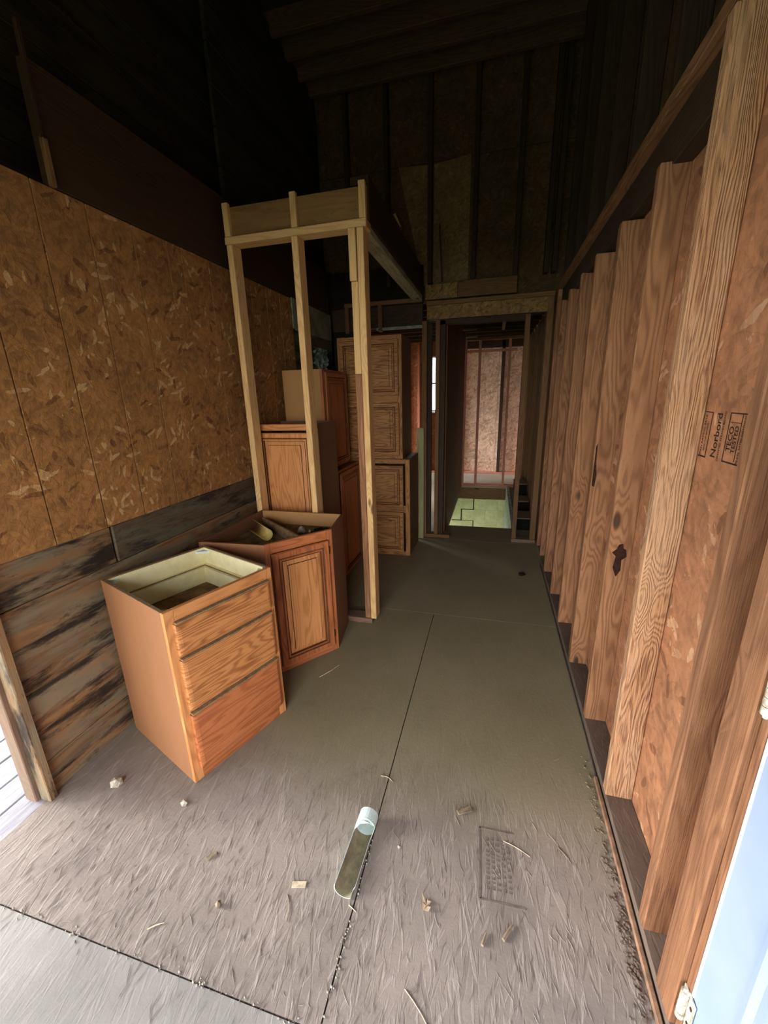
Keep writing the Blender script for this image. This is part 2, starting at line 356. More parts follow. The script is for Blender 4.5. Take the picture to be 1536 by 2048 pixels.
def raised_door(parent, x0, z0, w, h, mat, pmat, grain='z', y=0.0, fr=.055, rz=0.0, name='door'):
    """frame-and-raised-panel door; the panel is a piece of its own"""
    d = rings(name, w, h, [(0, .012), (.005, .019), (fr-.022, .019), (fr-.018, .013), (fr-.014, .013), (fr-.011, .017), (fr-.005, .017), (fr-.003, .002)], mat, parent, (x0, y, z0), grain, rz=rz, shade_loops=(0, 3, 4, 7))
    p = rings('panel', w-2*fr, h-2*fr, [(.001, .001), (.004, .007), (.026, .0125), (.029, .0175)], pmat, d, (fr, 0, fr), grain, shade_loops=(0, 1, 3))
    return d

# ================================================================== SETTING
# floor ------------------------------------------------------------
fl = empty('floor', 'dusty strandboard floor running down the passage', 'floor', kind='structure')
T = .018
box('subfloor', -1.74, .60, -1.4, 4.20, -.20, -.024, 'void', fl, bev=0)
box('subfloor', -.46, .60, 4.20, 4.60, -.20, -.024, 'void', fl, bev=0)
def fpanel(x0, x1, y0, y1, mat='floor', label=None):
    g = .0022
    bm = bmesh.new(); bmesh.ops.create_cube(bm, size=1.0, matrix=Matrix.Translation(((x0+x1)/2, (y0+y1)/2, -T/2-.001))@Matrix.Diagonal((x1-x0-2*g, y1-y0-2*g, T, 1)))
    o = finish('floor_panel', bm, MT[mat], fl, (0, 0, 0), 'y')
    if label: o['label'] = label
    return o
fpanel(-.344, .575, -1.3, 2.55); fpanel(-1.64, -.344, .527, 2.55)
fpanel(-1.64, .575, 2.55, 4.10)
fpanel(-1.43, -.344, -1.3, .527, 'floor_ply', 'smoother grey plywood floor panel'); fpanel(-1.64, -1.43, -1.3, .527, 'floor_ply')
fpanel(-.46, .575, 4.10, 4.60); fpanel(-2.1, -.46, 4.20, 6.75, 'floor_blue'); fpanel(-2.1, .575, 6.75, 8.05, 'floor_blue')
fpanel(.30, .575, 4.60, 6.75, 'floor_far'); fpanel(-2.1, -.46, 4.10, 4.20, 'floor_far')
# sheet seams: debris-filled crack lips
# ink stamp on the floor, worn
st = empty('floor_stamp', 'faded grey printed grade stamp on the strandboard floor', 'stamp', (0.09, 1.02, 0), rz=.04)
for (x0, x1, y0, y1) in ((-.068, -.062, -.115, .105), (-.066, .07, -.118, -.112), (-.066, .05, .100, .106)):
    box('stamp_frame', x0, x1, y0, y1, -.0009, .0004, 'ink_faint', st, bev=0)
k = 0
for r_ in range(5):
    yy = -.085
    while yy < .075:
        ln = random.uniform(.004, .012)
        box('stamp_mark', -.045+r_*.017, -.036+r_*.017, yy, yy+ln, -.0009, .0003, 'ink_faint', st, bev=0); yy += ln+random.uniform(.005, .012)

# ground, deck ------------------------------------------------------
def sheet(name, x0, x1, y0, y1, z0, z1, mat, label, cat):
    return tag(box(name, x0, x1, y0, y1, z0, z1, mat, None, 'x', 0), label, cat, 'structure')
sheet('ground', -40, 40, -40, 50, -2.8, -2.6, 'grass', 'grassy ground far below the raised floor outside', 'ground')
dk = empty('porch_floor', 'bleached grey deck boards outside the left doorway', 'deck', kind='structure')
xx = -1.63
for i, wd in enumerate((.118,)+(.128, .138, .132, .14, .138, .14, .134, .138, .14, .136, .14, .138, .14, .138, .14, .138, .14, .136, .14)):
    yb = .84 if i == 0 else 4.15
    box('deck_board', xx-wd, xx-.006, -3.0, yb, -.045, -.004 + random.uniform(-.002, .002), 'deck', dk, 'y', .003); xx -= wd

tag(box('sky_block_roof', -4.0, -1.92, -3.0, 4.3, 2.32, 2.36, 'roof', None, 'y', 0), 'unseen dark roof added over the deck to block high sky light', 'roof', 'structure')  # unseen; added to cut high sky light coming in from the left
# left wall -----------------------------------------------------------
WX = -1.625
wlft = empty('wall_left', 'left wall of strandboard sheathing above dark weathered planks', 'wall', kind='structure')
def gsheet(name, y0, y1, z0, z1, grooves, mat, parent, x=WX, depth=.012, gw=.007, label=None):
    """sheet facing +x with real upright grooves"""
    prof = [(y0, x)]
    for g in grooves: prof += [(g-gw/2, x), (g-gw/4, x-depth), (g+gw/4, x-depth), (g+gw/2, x)]
    prof += [(y1, x)]
    bm = bmesh.new()
    a = [bm.verts.new((xx_, yy_, z0)) for yy_, xx_ in prof]; b = [bm.verts.new((xx_, yy_, z1)) for yy_, xx_ in prof]
    for i in range(len(prof)-1): bm.faces.new((a[i], a[i+1], b[i+1], b[i]))
    c = [bm.verts.new((x-.014, yy_, zz_)) for yy_, zz_ in ((y0, z0), (y1, z0), (y1, z1), (y0, z1))]
    bm.faces.new((c[0], c[3], c[2], c[1])); bm.faces.new((b[0], *b[1:], c[2], c[3])); bm.faces.new((c[1], *[a[i] for i in range(len(a)-1, -1, -1)], c[0]))
    bm.faces.new((a[0], b[0], c[3], c[0])); bm.faces.new((a[-1], c[1], c[2], b[-1]))
    bmesh.ops.recalc_face_normals(bm, faces=bm.faces[:])
    o = finish(name, bm, MT[mat], parent, (0, 0, 0), 'z')
    if label: o['label'] = label
    return o
gsheet('osb_panel', .845, 2.06, .972, 2.27, (1.10, 1.323, 1.53, 1.75, 1.96), 'osb_left', wlft)
gsheet('osb_panel', 2.064, 3.29, .972, 2.27, (2.28, 2.48, 2.70, 2.90, 3.10), 'osb_left', wlft)
px = WX-.004
pl = [(.0, .062), (.064, .150), (.152, .285), (.287, .455), (.457, .642), (.644, .800)]
for i, (a, b_) in enumerate(pl):
    cut = 4.05 if i % 2 else (2.2 if i else 3.0)
    box('plank', px-.022, px+random.uniform(-.003, .003), .85, cut, a, b_, 'plank', wlft, 'y', .003, jit=.0012)
    if cut < 4: box('plank', px-.022, px+random.uniform(-.003, .003), cut+.003, 4.1, a, b_, 'plank', wlft, 'y', .003, jit=.0012)
box('plank', px-.022, px, .85, 1.332, .802, .97, 'plank', wlft, 'y', .003)
box('plank', px-.022, px+.006, 1.340, 2.9, .802, .97, 'plank_dark', wlft, 'y', .003, label='darker broad plank beside the upright joint')
box('plank', px-.022, px, 2.903, 4.1, .802, .97, 'plank_dark', wlft, 'y', .003)
for i in range(7):
    z = .972+i*.18
    box('plank', px-.022, px, 3.295, 4.15, z, z+.177, 'plank_dark', wlft, 'y', .003)
box('pale_panel', px-.001, px+.008, 3.34, 4.13, 2.04, 2.28, 'panelpale', wlft, 'y', .002)
box('trim', px, px+.012, 3.29, 3.335, 2.05, 2.28, 'greentrim', wlft, 'z', .002)
box('sheathing', -1.80, -1.66, .86, 4.2, -.25, 2.3, 'roof', wlft, bev=0)
# end of the wall: door jamb at the porch opening
box('jamb', -1.715, -1.66, .805, .845, 0, 2.27, 'jamb', wlft, 'z', .003, label='weathered brown jamb at the wall end')
box('jamb', -1.658, -1.606, .820, .850, 0, 2.27, 'plank', wlft, 'z', .003)
# upper boards
box('fascia_board', -1.66, -1.622, 1.40, 4.1, 2.275, 2.66, 'fascia', wlft, 'y', .002)
box('cleat', -1.625, -1.605, 1.392, 1.412, 2.272, 2.42, 'stud_dark', wlft, 'z', .002, label='pale upright cleat above the strandboard')
box('cleat', -1.628, -1.612, 1.390, 1.405, 2.42, 2.75, 'fascia', wlft, 'z', .002)
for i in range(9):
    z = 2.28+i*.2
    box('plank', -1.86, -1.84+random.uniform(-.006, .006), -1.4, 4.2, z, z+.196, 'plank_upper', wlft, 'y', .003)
for i in range(8):
    z = 2.47+i*.2
    box('plank', -1.70, -1.675+random.uniform(-.006, .006), 2.6, 4.15, z, z+.192, 'plank_upper', wlft, 'y', .003)
box('sheathing', -1.90, -1.87, -1.4, 4.3, 2.05, 4.2, 'roof', wlft, bev=0)
box('header', -1.86, -1.63, -1.4, .86, 2.05, 2.28, 'rafter', wlft, 'y', .002)
box('sheathing', -1.80, -1.66, -1.4, -1.0, -.02, 2.05, 'roof', wlft, bev=0)

# back wall (behind the camera) with the entry opening
wb = empty('wall_front', 'entry wall with an open doorway behind the viewer', 'wall', kind='structure')
box('sheathing', -1.9, -1.25, -1.40, -1.30, 0, 4.15, 'osb_right', wb, bev=0); box('sheathing', .45, .7, -1.40, -1.30, 0, 4.15, 'osb_right', wb, bev=0)
box('sheathing', -1.25, .45, -1.40, -1.30, 2.1, 4.15, 'osb_right', wb, bev=0)

# right wall ----------------------------------------------------------
wr_ = empty('wall_right', 'right wall of open studs over reddish strandboard sheathing', 'wall', kind='structure')
SX, DX = .472, .562
box('sheathing', DX, DX+.012, -1.3, 1.93, .0, 2.44, 'osb_right', wr_, 'z', 0)
box('sheathing', DX, DX+.012, 1.935, 4.37, .0, 2.44, 'osb_right', wr_, 'z', 0)
box('sheathing', DX, DX+.012, 4.375, 8.1, -.2, 2.66, 'osb_right', wr_, 'z', 0)
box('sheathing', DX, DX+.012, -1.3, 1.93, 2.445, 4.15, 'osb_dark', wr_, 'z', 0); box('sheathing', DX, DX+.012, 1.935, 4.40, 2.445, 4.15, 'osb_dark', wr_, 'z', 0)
box('bottom_plate', SX+.002, DX, .70, 4.12, 0, .038, 'plate', wr_, 'y', .002)
box('top_plate', SX-.002, DX, -1.3, 4.12, 2.312, 2.350, 'stud_red', wr_, 'y', .002)
box('header_board', .505, DX, 1.36, 4.10, 2.175, 2.311, 'rafter', wr_, 'y', .002)
rough_y = 1.322
for y, m, top, x0 in ((.734, 'stud_near', 2.311, SX), (.774, 'stud_near', 2.311, SX), (.914, 'stud_near', 2.311, SX+.001), (rough_y, 'stud_rough', 2.311, SX),
                      (1.706, 'stud_red', 2.185, SX+.002), (2.126, 'stud_red', 2.168, SX+.004), (2.170, 'stud_red', 2.168, SX+.010), (2.552, 'stud_red', 2.17, SX), (2.955, 'stud_red', 2.18, SX+.003), (2.995, 'stud_red', 2.18, SX+.009),
                      (3.36, 'stud_red', 2.18, SX), (3.72, 'stud_red', 2.18, SX+.003), (3.98, 'stud_red', 2.31, SX), (4.04, 'stud_red', 2.31, SX+.004)):
    o = box('stud', x0, x0+.089, y, y+.038, .038, top, m, wr_, 'z', .003)
    if m == 'stud_rough': o['label'] = 'rough-sawn stud with bold pale grain'
    if abs(y-1.706) < .001: S2 = o
    if abs(y-2.126) < .001: S3 = o
def patch(o, pts, wy):
    # flat dark scar on the near face of a stud, points in world x,z
    bm = bmesh.new(); L = o.location; a = [bm.verts.new((x-L.x, wy-.0008-L.y, z-L.z)) for x, z in pts]; b = [bm.verts.new((x-L.x, wy+.002-L.y, z-L.z)) for x, z in pts]
    n = len(pts); bm.faces.new(a); bm.faces.new(b[::-1])
    for i in range(n): bm.faces.new((a[i], b[i], b[(i+1) % n], a[(i+1) % n]))
    bmesh.ops.recalc_face_normals(bm, faces=bm.faces[:]); finish('knot_scar', bm, MT['scar'], o, (0, 0, 0))
patch(S2, [(.490, .865), (.505, .850), (.500, .800), (.515, .760), (.530, .790), (.528, .835), (.545, .850), (.540, .880), (.530, .885), (.526, .905), (.512, .900), (.505, .880)], 1.706)
patch(S3, [(.480, 1.05), (.492, 1.045), (.496, 1.10), (.488, 1.17), (.486, 1.255), (.480, 1.24)], 2.126)
y = 4.45
while y < 8.0:
    box('stud', SX, SX+.089, y, y+.038, .0, 2.311, 'stud_dark', wr_, 'z', .003); y += .405
for y in (1.72, 2.13, 2.55, 2.96, 3.37, 3.78):
    box('stud', SX+.01, SX+.089, y, y+.038, 2.352, 4.0, 'rafter', wr_, 'z', .003)
box('jamb', SX+.013, DX, .714, .732, .0, 2.05, 'stud_near', wr_, 'z', .002)
box('batten', .456, .469, .45, 1.42, .0, .016, 'stripwood', wr_, 'y', .002, label='thin pale batten along the foot of the studs')
box('batten', .462, .470, 1.425, 3.6, .0, .008, 'plate', wr_, 'y', .002)
# grade stamp on the sheathing between the studs, reading upward
gs = empty('grade_stamp', 'black ink grade stamp reading TECO TESTED on right wall strandboard', 'stamp', (DX, 1.22, 1.378))
def wtext(txt, y, z, size, name='stamp_text', sx=1.0, font_shear=0):
    c = bpy.data.curves.new('t', 'FONT'); c.body = txt; c.size = size; c.extrude = .0; c.align_x = 'CENTER'; c.align_y = 'CENTER'; c.offset = size*.018
    t = bpy.data.objects.new('t', c); COL.objects.link(t); bpy.context.view_layer.update()
    me = bpy.data.meshes.new_from_object(t.evaluated_get(bpy.context.evaluated_depsgraph_get()))
    bpy.data.objects.remove(t)
    # local x -> +Z, local y -> +Y, facing -X
    for v in me.vertices:
        a, b2, _ = v.co; v.co = (-.0008, b2, a*sx)
    me.materials.clear(); me.materials.append(MT['ink'])
    o = bpy.data.objects.new(name, me); COL.objects.link(o); o.parent = gs; o.location = (0, y-1.22, z-1.378); return o
def wline(y0, y1, z0, z1): return box('stamp_line', -.0012, -.0002, y0-1.22, y1-1.22, z0-1.378, z1-1.378, 'ink', gs, bev=0)
wtext('TECO', 1.178, 1.376, .027, sx=.86); wtext('TESTED', 1.157, 1.376, .021, sx=.92)
wtext('Norbord', 1.243, 1.378, .034, sx=.92)
wtext('ORIENTED STRAND BOARD', 1.219, 1.378, .0105, sx=.95)
wtext('PS 2-92  RATED SHEATHING', 1.131, 1.378, .0105, sx=.85); wtext('SPAN RATING 24/16', 1.312, 1.372, .0125, sx=1.0); wtext('SIZED FOR SPACING', 1.297, 1.370, .0085, sx=.95)
for a in ((1.194, 1.196, 1.320, 1.437), (1.120, 1.196, 1.436, 1.439), (1.120, 1.196, 1.318, 1.3215), (1.142, 1.1435, 1.325, 1.436), (1.142, 1.19, 1.415, 1.4165), (1.281, 1.283, 1.318, 1.435), (1.281, 1.32, 1.434, 1.436), (1.281, 1.32, 1.315, 1.319)):
    wline(*a)

# door on the right, closed ---------------------------------------------
dr = empty('door_1', 'pale blue-white painted door at the right edge of the passage', 'door', (.49, .712, 0), kind='structure')
box('door_leaf', .0, .040, -.914, -.004, .012, 2.04, 'door', dr, 'z', .002)
box('door_edge', -.0015, .036, -.004, .001, .012, 2.04, 'door_edge', dr, 'z', 0)
for (z0, z1) in ((.22, .98), (1.12, 1.85)):
    for (y0, y1) in ((-.80, -.50), (-.41, -.11)):
        p = rings('door_panel', y1-y0, z1-z0, [(0, .0), (.008, .007), (.018, .008), (.030, .002), (.05, .004)], 'door', dr, (0, y1, z0), 'z'); p.rotation_euler = (0, 0, -H)
def cyl(bm, p0, p1, r, seg=12, r2=None):
    p0, p1 = Vector(p0), Vector(p1); d = p1-p0
    m = Matrix.Translation((p0+p1)/2)@d.to_track_quat('Z', 'Y').to_matrix().to_4x4()
    bmesh.ops.create_cone(bm, cap_ends=True, segments=seg, radius1=r, radius2=r if r2 is None else r2, depth=d.length, matrix=m)
for zc in (.155, 1.0, 1.78):
    bm = bmesh.new()
    for k in range(5): cyl(bm, (-.012, .004, zc-.045+k*.018), (-.012, .004, zc-.045+k*.018+.0165), .0085)
    cyl(bm, (-.012, .004, zc-.052), (-.012, .004, zc+.052), .004)
    bmesh.ops.create_cube(bm, size=1, matrix=Matrix.Translation((-.004, -.010, zc))@Matrix.Diagonal((.003, .026, .09, 1)))
    bmesh.ops.create_cube(bm, size=1, matrix=Matrix.Translation((-.0065, .010, zc))@Matrix.Diagonal((.003, .016, .09, 1)))
    finish('hinge', bm, MT['hinge'], dr, (0, 0, 0), 'z', False)
    for q in (-.030, 0.02): box('screw', -.008, -.0056, -.018, -.012, zc+q, zc+q+.006, 'brass', dr, bev=0)

# ceiling / roof -----------------------------------------------------------
ce = empty('ceiling', 'dark rafters under a blackened roof deck', 'ceiling', kind='structure')
box('roof_deck', -1.95, .62, -1.4, 4.45, 4.14, 4.18, 'roof', ce, bev=0)
for y in (4.08, 3.87, 3.65, 3.43, 3.0, 2.6, 2.2, 1.8, 1.4, 1.0, .6, .2, -.2, -.6, -1.0):
    box('rafter', -1.84, .55, y-.02, y+.02, 4.0, 4.138, 'joist', ce, 'x', .003)
box('roof_deck', -2.2, .62, 4.3, 8.2, 2.62, 2.66, 'roof', ce, bev=0)
y = 4.6
while y < 8:
    box('ceiling_joist', -2.1, .56, y, y+.038, 2.42, 2.615, 'rafter', ce, 'x', .002); y += .405
sl = [(-.49, -.24, 5.54), (-.52, -.28, 6.13), (-.56, -.30, 6.9)]
for (a, b_, yy) in sl: box('ceiling_strip', a, b_, yy-.03, yy+.03, 2.33, 2.35, 'jamb', ce, 'x', .002, label='pale strip under the ceiling')
box('ceiling_strip', .055, .095, 5.6, 6.3, 2.33, 2.35, 'jamb', ce, 'y', .002)

# ---------------------------------------------------------------- partition with the open frame
wp = empty('wall_partition', 'bare stud partition framing a tall open bay beside the cabinets', 'wall', kind='structure')
PY0, PY1 = 2.335, 2.424
box('bottom_plate', -1.615, -.735, PY0-.005, PY1, 0, .036, 'jamb', wp, 'x', .002)
for x0, x1, z1 in ((-1.530, -1.492, 2.352), (-1.122, -1.084, 2.352), (-.745, -.707, 2.352)):
    box('stud', x0, x1, PY0, PY1, .036, z1, 'stud', wp, 'z', .003)
box('stud', -.786, -.748, PY0+.004, PY1, .036, 1.62, 'stud_red', wp, 'z', .003); box('stud', -.786, -.748, PY0+.004, PY1, 1.622, 2.10, 'stud', wp, 'z', .003)
box('stud', -.790, -.750, PY0-.008, PY1, 2.102, 2.352, 'stud', wp, 'z', .003)
box('top_plate', -1.537, -.690, PY0, PY1, 2.353, 2.391, 'stud', wp, 'x', .002)
box('soffit_board', -1.53, -.69, PY0+.03, PY0+.045, 2.393, 2.545, 'soffitply', wp, 'x', .002)
for x0 in (-1.535, -1.118, -.728): box('cripple', x0, x0+.036, PY0+.004, PY0+.03, 2.393, 2.56, 'stud', wp, 'z', .002)
# soffit running back to the far door
sf = empty('beam', 'dark boxed soffit beam running from the partition to the far doorway', 'beam', kind='structure')
box('soffit_plate', -.785, -.695, PY1+.002, 4.14, 2.345, 2.383, 'litwood', sf, 'y', .002)
box('soffit_side', -.700, -.685, PY0+.05, 4.14, 2.386, 2.60, 'rafter', sf, 'y', .002)
box('soffit_plate', -.785, -.695, PY0+.05, 4.14, 2.56, 2.598, 'rafter', sf, 'y', .002)
for i in range(4): box('cripple', -.782, -.704, 2.75+i*.4, 2.788+i*.4, 2.384, 2.559, 'rafter', sf, 'z', .002)

# ---------------------------------------------------------------- far door wall
wd = empty('wall_back', 'stud wall with a tall framed doorway at the end of the passage', 'wall', kind='structure')
Y0, Y1 = 4.15, 4.239
box('bottom_plate', -.80, -.40, Y0-.01, Y1, 0, .036, 'stud_dark', wd, 'x', .002)
box('stud', -.700, -.655, Y0, Y1, .036, 2.17, 'stud_dark', wd, 'z', .002); box('stud', -.570, -.530, Y0, Y1, .036, 2.17, 'stud_dark', wd, 'z', .002)
box('stud', -.528, -.478, Y0+.02, Y1, .036, 2.17, 'rafter', wd, 'z', .002)
box('stud', -.654, -.612, Y0+.045, Y1, .036, 2.17, 'rafter', wd, 'z', .002)
box('stud', .237, .280, Y0, Y1, .036, 2.17, 'stud_dark', wd, 'z', .002); box('stud', .415, .468, Y0, Y1, .036, 2.30, 'stud_dark', wd, 'z', .002)
box('bottom_plate', .237, .47, Y0-.01, Y1, 0, .036, 'jamb', wd, 'x', .002)
box('header_board', -.655, .415, Y0, Y0+.012, 2.178, 2.296, 'osb_header', wd, 'x', 0)
box('header_board', -.655, .415, Y0+.014, Y1, 2.178, 2.296, 'rafter', wd, 'x', 0)
box('top_plate', -.66, .468, Y0-.01, Y1, 2.298, 2.336, 'stud_dark', wd, 'x', .002)
box('blocking', -.67, -.375, Y0-.005, Y0+.04, 2.350, 2.475, 'osb_header', wd, 'x', .002); box('blocking', -.372, .147, Y0-.005, Y0+.04, 2.350, 2.485, 'stud_dark', wd, 'x', .002)
box('lintel', -.53, .237, Y0+.02, Y1, 2.13, 2.176, 'rafter', wd, 'x', .002)
# gable above
gy = Y0+.095
box('sheathing', -1.95, .62, gy+.014, gy+.03, 2.34, 4.18, 'roof', wd, 'x', 0)
box('sheathing', .574, .60, -1.4, 4.4, 0, 4.18, 'roof', wr_, 'y', 0)
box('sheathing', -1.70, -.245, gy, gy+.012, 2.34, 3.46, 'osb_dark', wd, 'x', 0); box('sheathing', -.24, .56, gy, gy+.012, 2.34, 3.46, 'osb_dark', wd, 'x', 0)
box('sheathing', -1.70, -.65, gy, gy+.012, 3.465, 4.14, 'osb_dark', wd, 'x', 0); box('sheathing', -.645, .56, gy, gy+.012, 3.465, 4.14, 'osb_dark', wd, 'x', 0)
for x0 in (-1.42, -1.045, -.655, -.26, .105, .36, .425):
    box('stud', x0, x0+.038, Y0+.01, gy-.001, 2.49, 4.10, 'rafter', wd, 'z', .002)
prism_y('sheathing_patch', [(-.93, 3.46), (-.63, 3.44), (-.63, 2.49), (-.705, 2.49)], gy-.010, gy-.002, 'osb_patch', wd)
prism_y('sheathing_patch', [(-.61, 3.44), (-.29, 3.47), (-.29, 2.49), (-.61, 2.49)], gy-.010, gy-.002, 'osb_patch', wd)
prism_y('splinter', [(-.558, 3.0), (-.553, 3.0), (-.525, 2.49), (-.55, 2.49)], Y0+.02, Y0+.03, 'jamb', wd)
prism_y('splinter', [(-.97, 3.08), (-.95, 3.09), (-.90, 2.98), (-.91, 2.98)], Y0+.02, Y0+.03, 'stud', wd)
prism_y('splinter', [(-.55, 2.95), (-.54, 2.95), (-.51, 2.49), (-.52, 2.49)], Y0-.01, Y0, 'rafter', wd)
# left of the post: open header over the cabinets
box('header_board', -1.62, -.70, Y0+.03, Y1, 2.14, 2.33, 'rafter', wd, 'x', .002)
box('top_plate', -1.47, -.70, Y0-.02, Y0+.02, 2.335, 2.372, 'stud_dark', wd, 'x', .002)
box('cripple', -1.47, -1.43, Y0-.02, Y0+.02, 2.10, 2.334, 'stud_dark', wd, 'z', .002); box('cripple', -1.13, -1.09, Y0-.02, Y0+.02, 2.10, 2.334, 'stud_dark', wd, 'z', .002)
box('daylight_strip', -1.15, -.70, Y0-.02, Y0+.03, 2.115, 2.135, 'greentrim', wd, 'x', .002)  # pale strip standing in for the daylight slit under the header
box('sheathing', -1.80, -1.35, Y0+.02, Y1, 0, 2.13, 'roof', wd, 'x', 0)
box('sheathing', -2.2, -1.62, Y0+.02, Y1, 0, 2.66, 'roof', wd, 'x', 0)
box('sheathing', -1.70, -.70, Y0+.05, Y1, 2.34, 2.66, 'roof', wd, 'x', 0)
sb = tag(box('scrap_board', -.745, -.672, 4.085, 4.115, .0, 1.175, 'stud_green', None, 'z', .002), 'pale green-grey board standing against the far door post', 'board')

# corridor beyond: dark board wall, pit, stud screen, end wall
wc = empty('wall_stairwell', 'dark board wall on the left side of the stairwell', 'wall', kind='structure')
yy = 4.26
for k in range(9):
    box('board', -.50, -.468+random.uniform(-.0015, .0015), yy, yy+.27, -.02, 2.40, 'boardwall', wc, 'z', .003); yy += .275
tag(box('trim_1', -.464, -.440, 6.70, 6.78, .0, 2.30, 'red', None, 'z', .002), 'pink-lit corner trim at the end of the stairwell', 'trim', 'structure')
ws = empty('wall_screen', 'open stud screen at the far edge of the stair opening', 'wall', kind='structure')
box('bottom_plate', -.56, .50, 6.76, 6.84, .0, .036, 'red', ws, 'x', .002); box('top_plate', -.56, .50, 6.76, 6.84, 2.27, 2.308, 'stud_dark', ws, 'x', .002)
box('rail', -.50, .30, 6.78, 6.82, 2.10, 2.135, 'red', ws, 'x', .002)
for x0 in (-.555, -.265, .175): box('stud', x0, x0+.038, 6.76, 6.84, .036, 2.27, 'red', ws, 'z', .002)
box('rim_joist', -2.1, .57, 6.755, 6.80, -.215, -.022, 'stud_dark', ws, 'x', .002)
we = empty('wall_end', 'strandboard end wall lit from the side beyond the stairwell', 'wall', kind='structure')
EY = 8.0
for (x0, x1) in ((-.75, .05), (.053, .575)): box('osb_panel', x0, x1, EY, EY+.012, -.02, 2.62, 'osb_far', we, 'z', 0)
box('osb_panel', -2.2, -1.18, EY, EY+.012, -.02, 2.62, 'osb_right', we, 'z', 0)
box('osb_panel', -1.18, -.75, EY, EY+.012, -.02, 1.18, 'osb_right', we, 'z', 0); box('osb_panel', -1.18, -.75, EY, EY+.012, 2.18, 2.62, 'osb_right', we, 'z', 0)
box('sheathing', -2.2, -1.18, EY+.013, EY+.03, -.1, 2.66, 'roof', we, 'x', 0); box('sheathing', -.75, .62, EY+.013, EY+.03, -.1, 2.66, 'roof', we, 'x', 0)
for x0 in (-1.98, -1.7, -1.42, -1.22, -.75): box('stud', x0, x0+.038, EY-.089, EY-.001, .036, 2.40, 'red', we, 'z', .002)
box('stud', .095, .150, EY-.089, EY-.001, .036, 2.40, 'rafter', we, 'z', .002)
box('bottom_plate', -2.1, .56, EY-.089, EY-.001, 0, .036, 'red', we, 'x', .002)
box('header_board', -.66, .56, EY-.089, EY-.001, 2.27, 2.60, 'rafter', we, 'x', .002)
wi = empty('window_1', 'narrow bright window in the far room seen between the posts', 'window', (-1.18, EY, 1.18), kind='structure')
box('window_sill', 0, .43, -.10, .02, -.02, .0, 'door_edge', wi, 'x', .002)
for (x0, x1, z0, z1) in ((0, .03, 0, 1.0), (.40, .43, 0, 1.0), (.03, .40, 0, .03), (.03, .40, .97, 1.0), (.03, .40, .50, .53)):
    box('window_frame', x0, x1, -.01, .03, z0, z1, 'door_edge', wi, None, .002)
box('glass_pane', .03, .40, .008, .012, .03, .50, 'glass', wi, bev=0); box('glass_pane', .03, .40, .008, .012, .53, .97, 'glass', wi, bev=0)
# unseen outer left wall of the far rooms, openings added and enlarged for light
wo = empty('wall_side', 'unseen outer side wall of the far room with openings added for light', 'wall', kind='structure')
for (y0, y1, z0, z1) in ((4.25, 4.8, 0, 2.62), (6.2, 6.75, 0, 2.62), (7.95, 8.1, 0, 2.62), (4.8, 6.2, 0, .25), (4.8, 6.2, 2.15, 2.62), (6.75, 7.95, 0, .25), (6.75, 7.95, 2.15, 2.62)):
    box('sheathing', -2.13, -3.20, y0, y1, z0, z1, 'osb_right', wo, bev=0)
# far room stair side: low concrete curb and ledges
cb = tag(box('curb', .255, .300, 4.62, 6.75, -2.5, .02, 'concrete', None, 'y', .004, jit=.003), 'pale rough concrete side of the stair opening', 'curb', 'structure')
cp = empty('step_ledges', 'stack of short dusty ledges between the studs right of the doorway', 'step')
for y0, h_ in ((4.55, .13), (5.05, .20), (5.45, .33)):
    box('ledge', .31, .465, y0+.012, y0+.30, 0.0, h_, 'void', cp, 'x', .003); box('ledge_board', .305, .468, y0, y0+.30, h_+.001, h_+.016, 'jamb', cp, 'x', .003)
# basement
bw = empty('wall_basement', 'yellow-green painted block wall with a stepped crack below the floor', 'wall', kind='structure')
BY = 6.80
for r in range(10):
    z1 = -.215-r*.2; off = -.26 if r % 2 == 0 else -.46
    for n in range(-7, 3):
        x0 = off+n*.4; x1 = x0+.4
        if x0 > .5: continue
        box('block', x0+.0008, min(x1, .60)-.0008, BY+random.uniform(-.002, .002), BY+.19, z1-.1992, z1, 'block', bw, 'x', .0015)
def crk(x0, x1, z0, z1): box('mortar_crack', x0, x1, BY-.006, BY+.01, z0, z1, 'crack', bw, bev=0)
crk(-.27, -.06, -.228, -.216); crk(-.266, -.250, -.42, -.216); crk(-.475, -.25, -.421, -.409); crk(-.470, -.454, -.62, -.41); crk(-.62, -.454, -.622, -.609); crk(-.46, -.255, -.617, -.612); crk(-.264, -.256, -.80, -.615); crk(-.07, -.058, -.228, -.17)
bs = empty('wall_foundation', 'plain concrete foundation walls around the basement', 'wall', kind='structure')
box('slab', -2.1, .62, 2.5, 7.0, -2.6, -2.5, 'concrete', bs, bev=0); box('concrete_wall', -2.1, .62, 2.4, 2.5, -2.6, -.2, 'concrete', bs, bev=0)
box('concrete_wall', .60, .70, 2.4, 7.0, -2.6, -.02, 'concrete', bs, bev=0)
box('concrete_wall', -2.15, -2.1, 2.4, 4.7, -2.6, -.02, 'concrete', bs, bev=0); box('concrete_wall', -2.15, -2.1, 6.5, 8.1, -2.6, -.02, 'concrete', bs, bev=0)
box('concrete_wall', -2.15, -2.1, 4.7, 6.5, -.35, -.02, 'concrete', bs, bev=0)  # unseen opening left below is added to light the block wall
box('slab', -2.1, -.47, 4.2, 6.75, -.06, -.024, 'void', bs, bev=0)

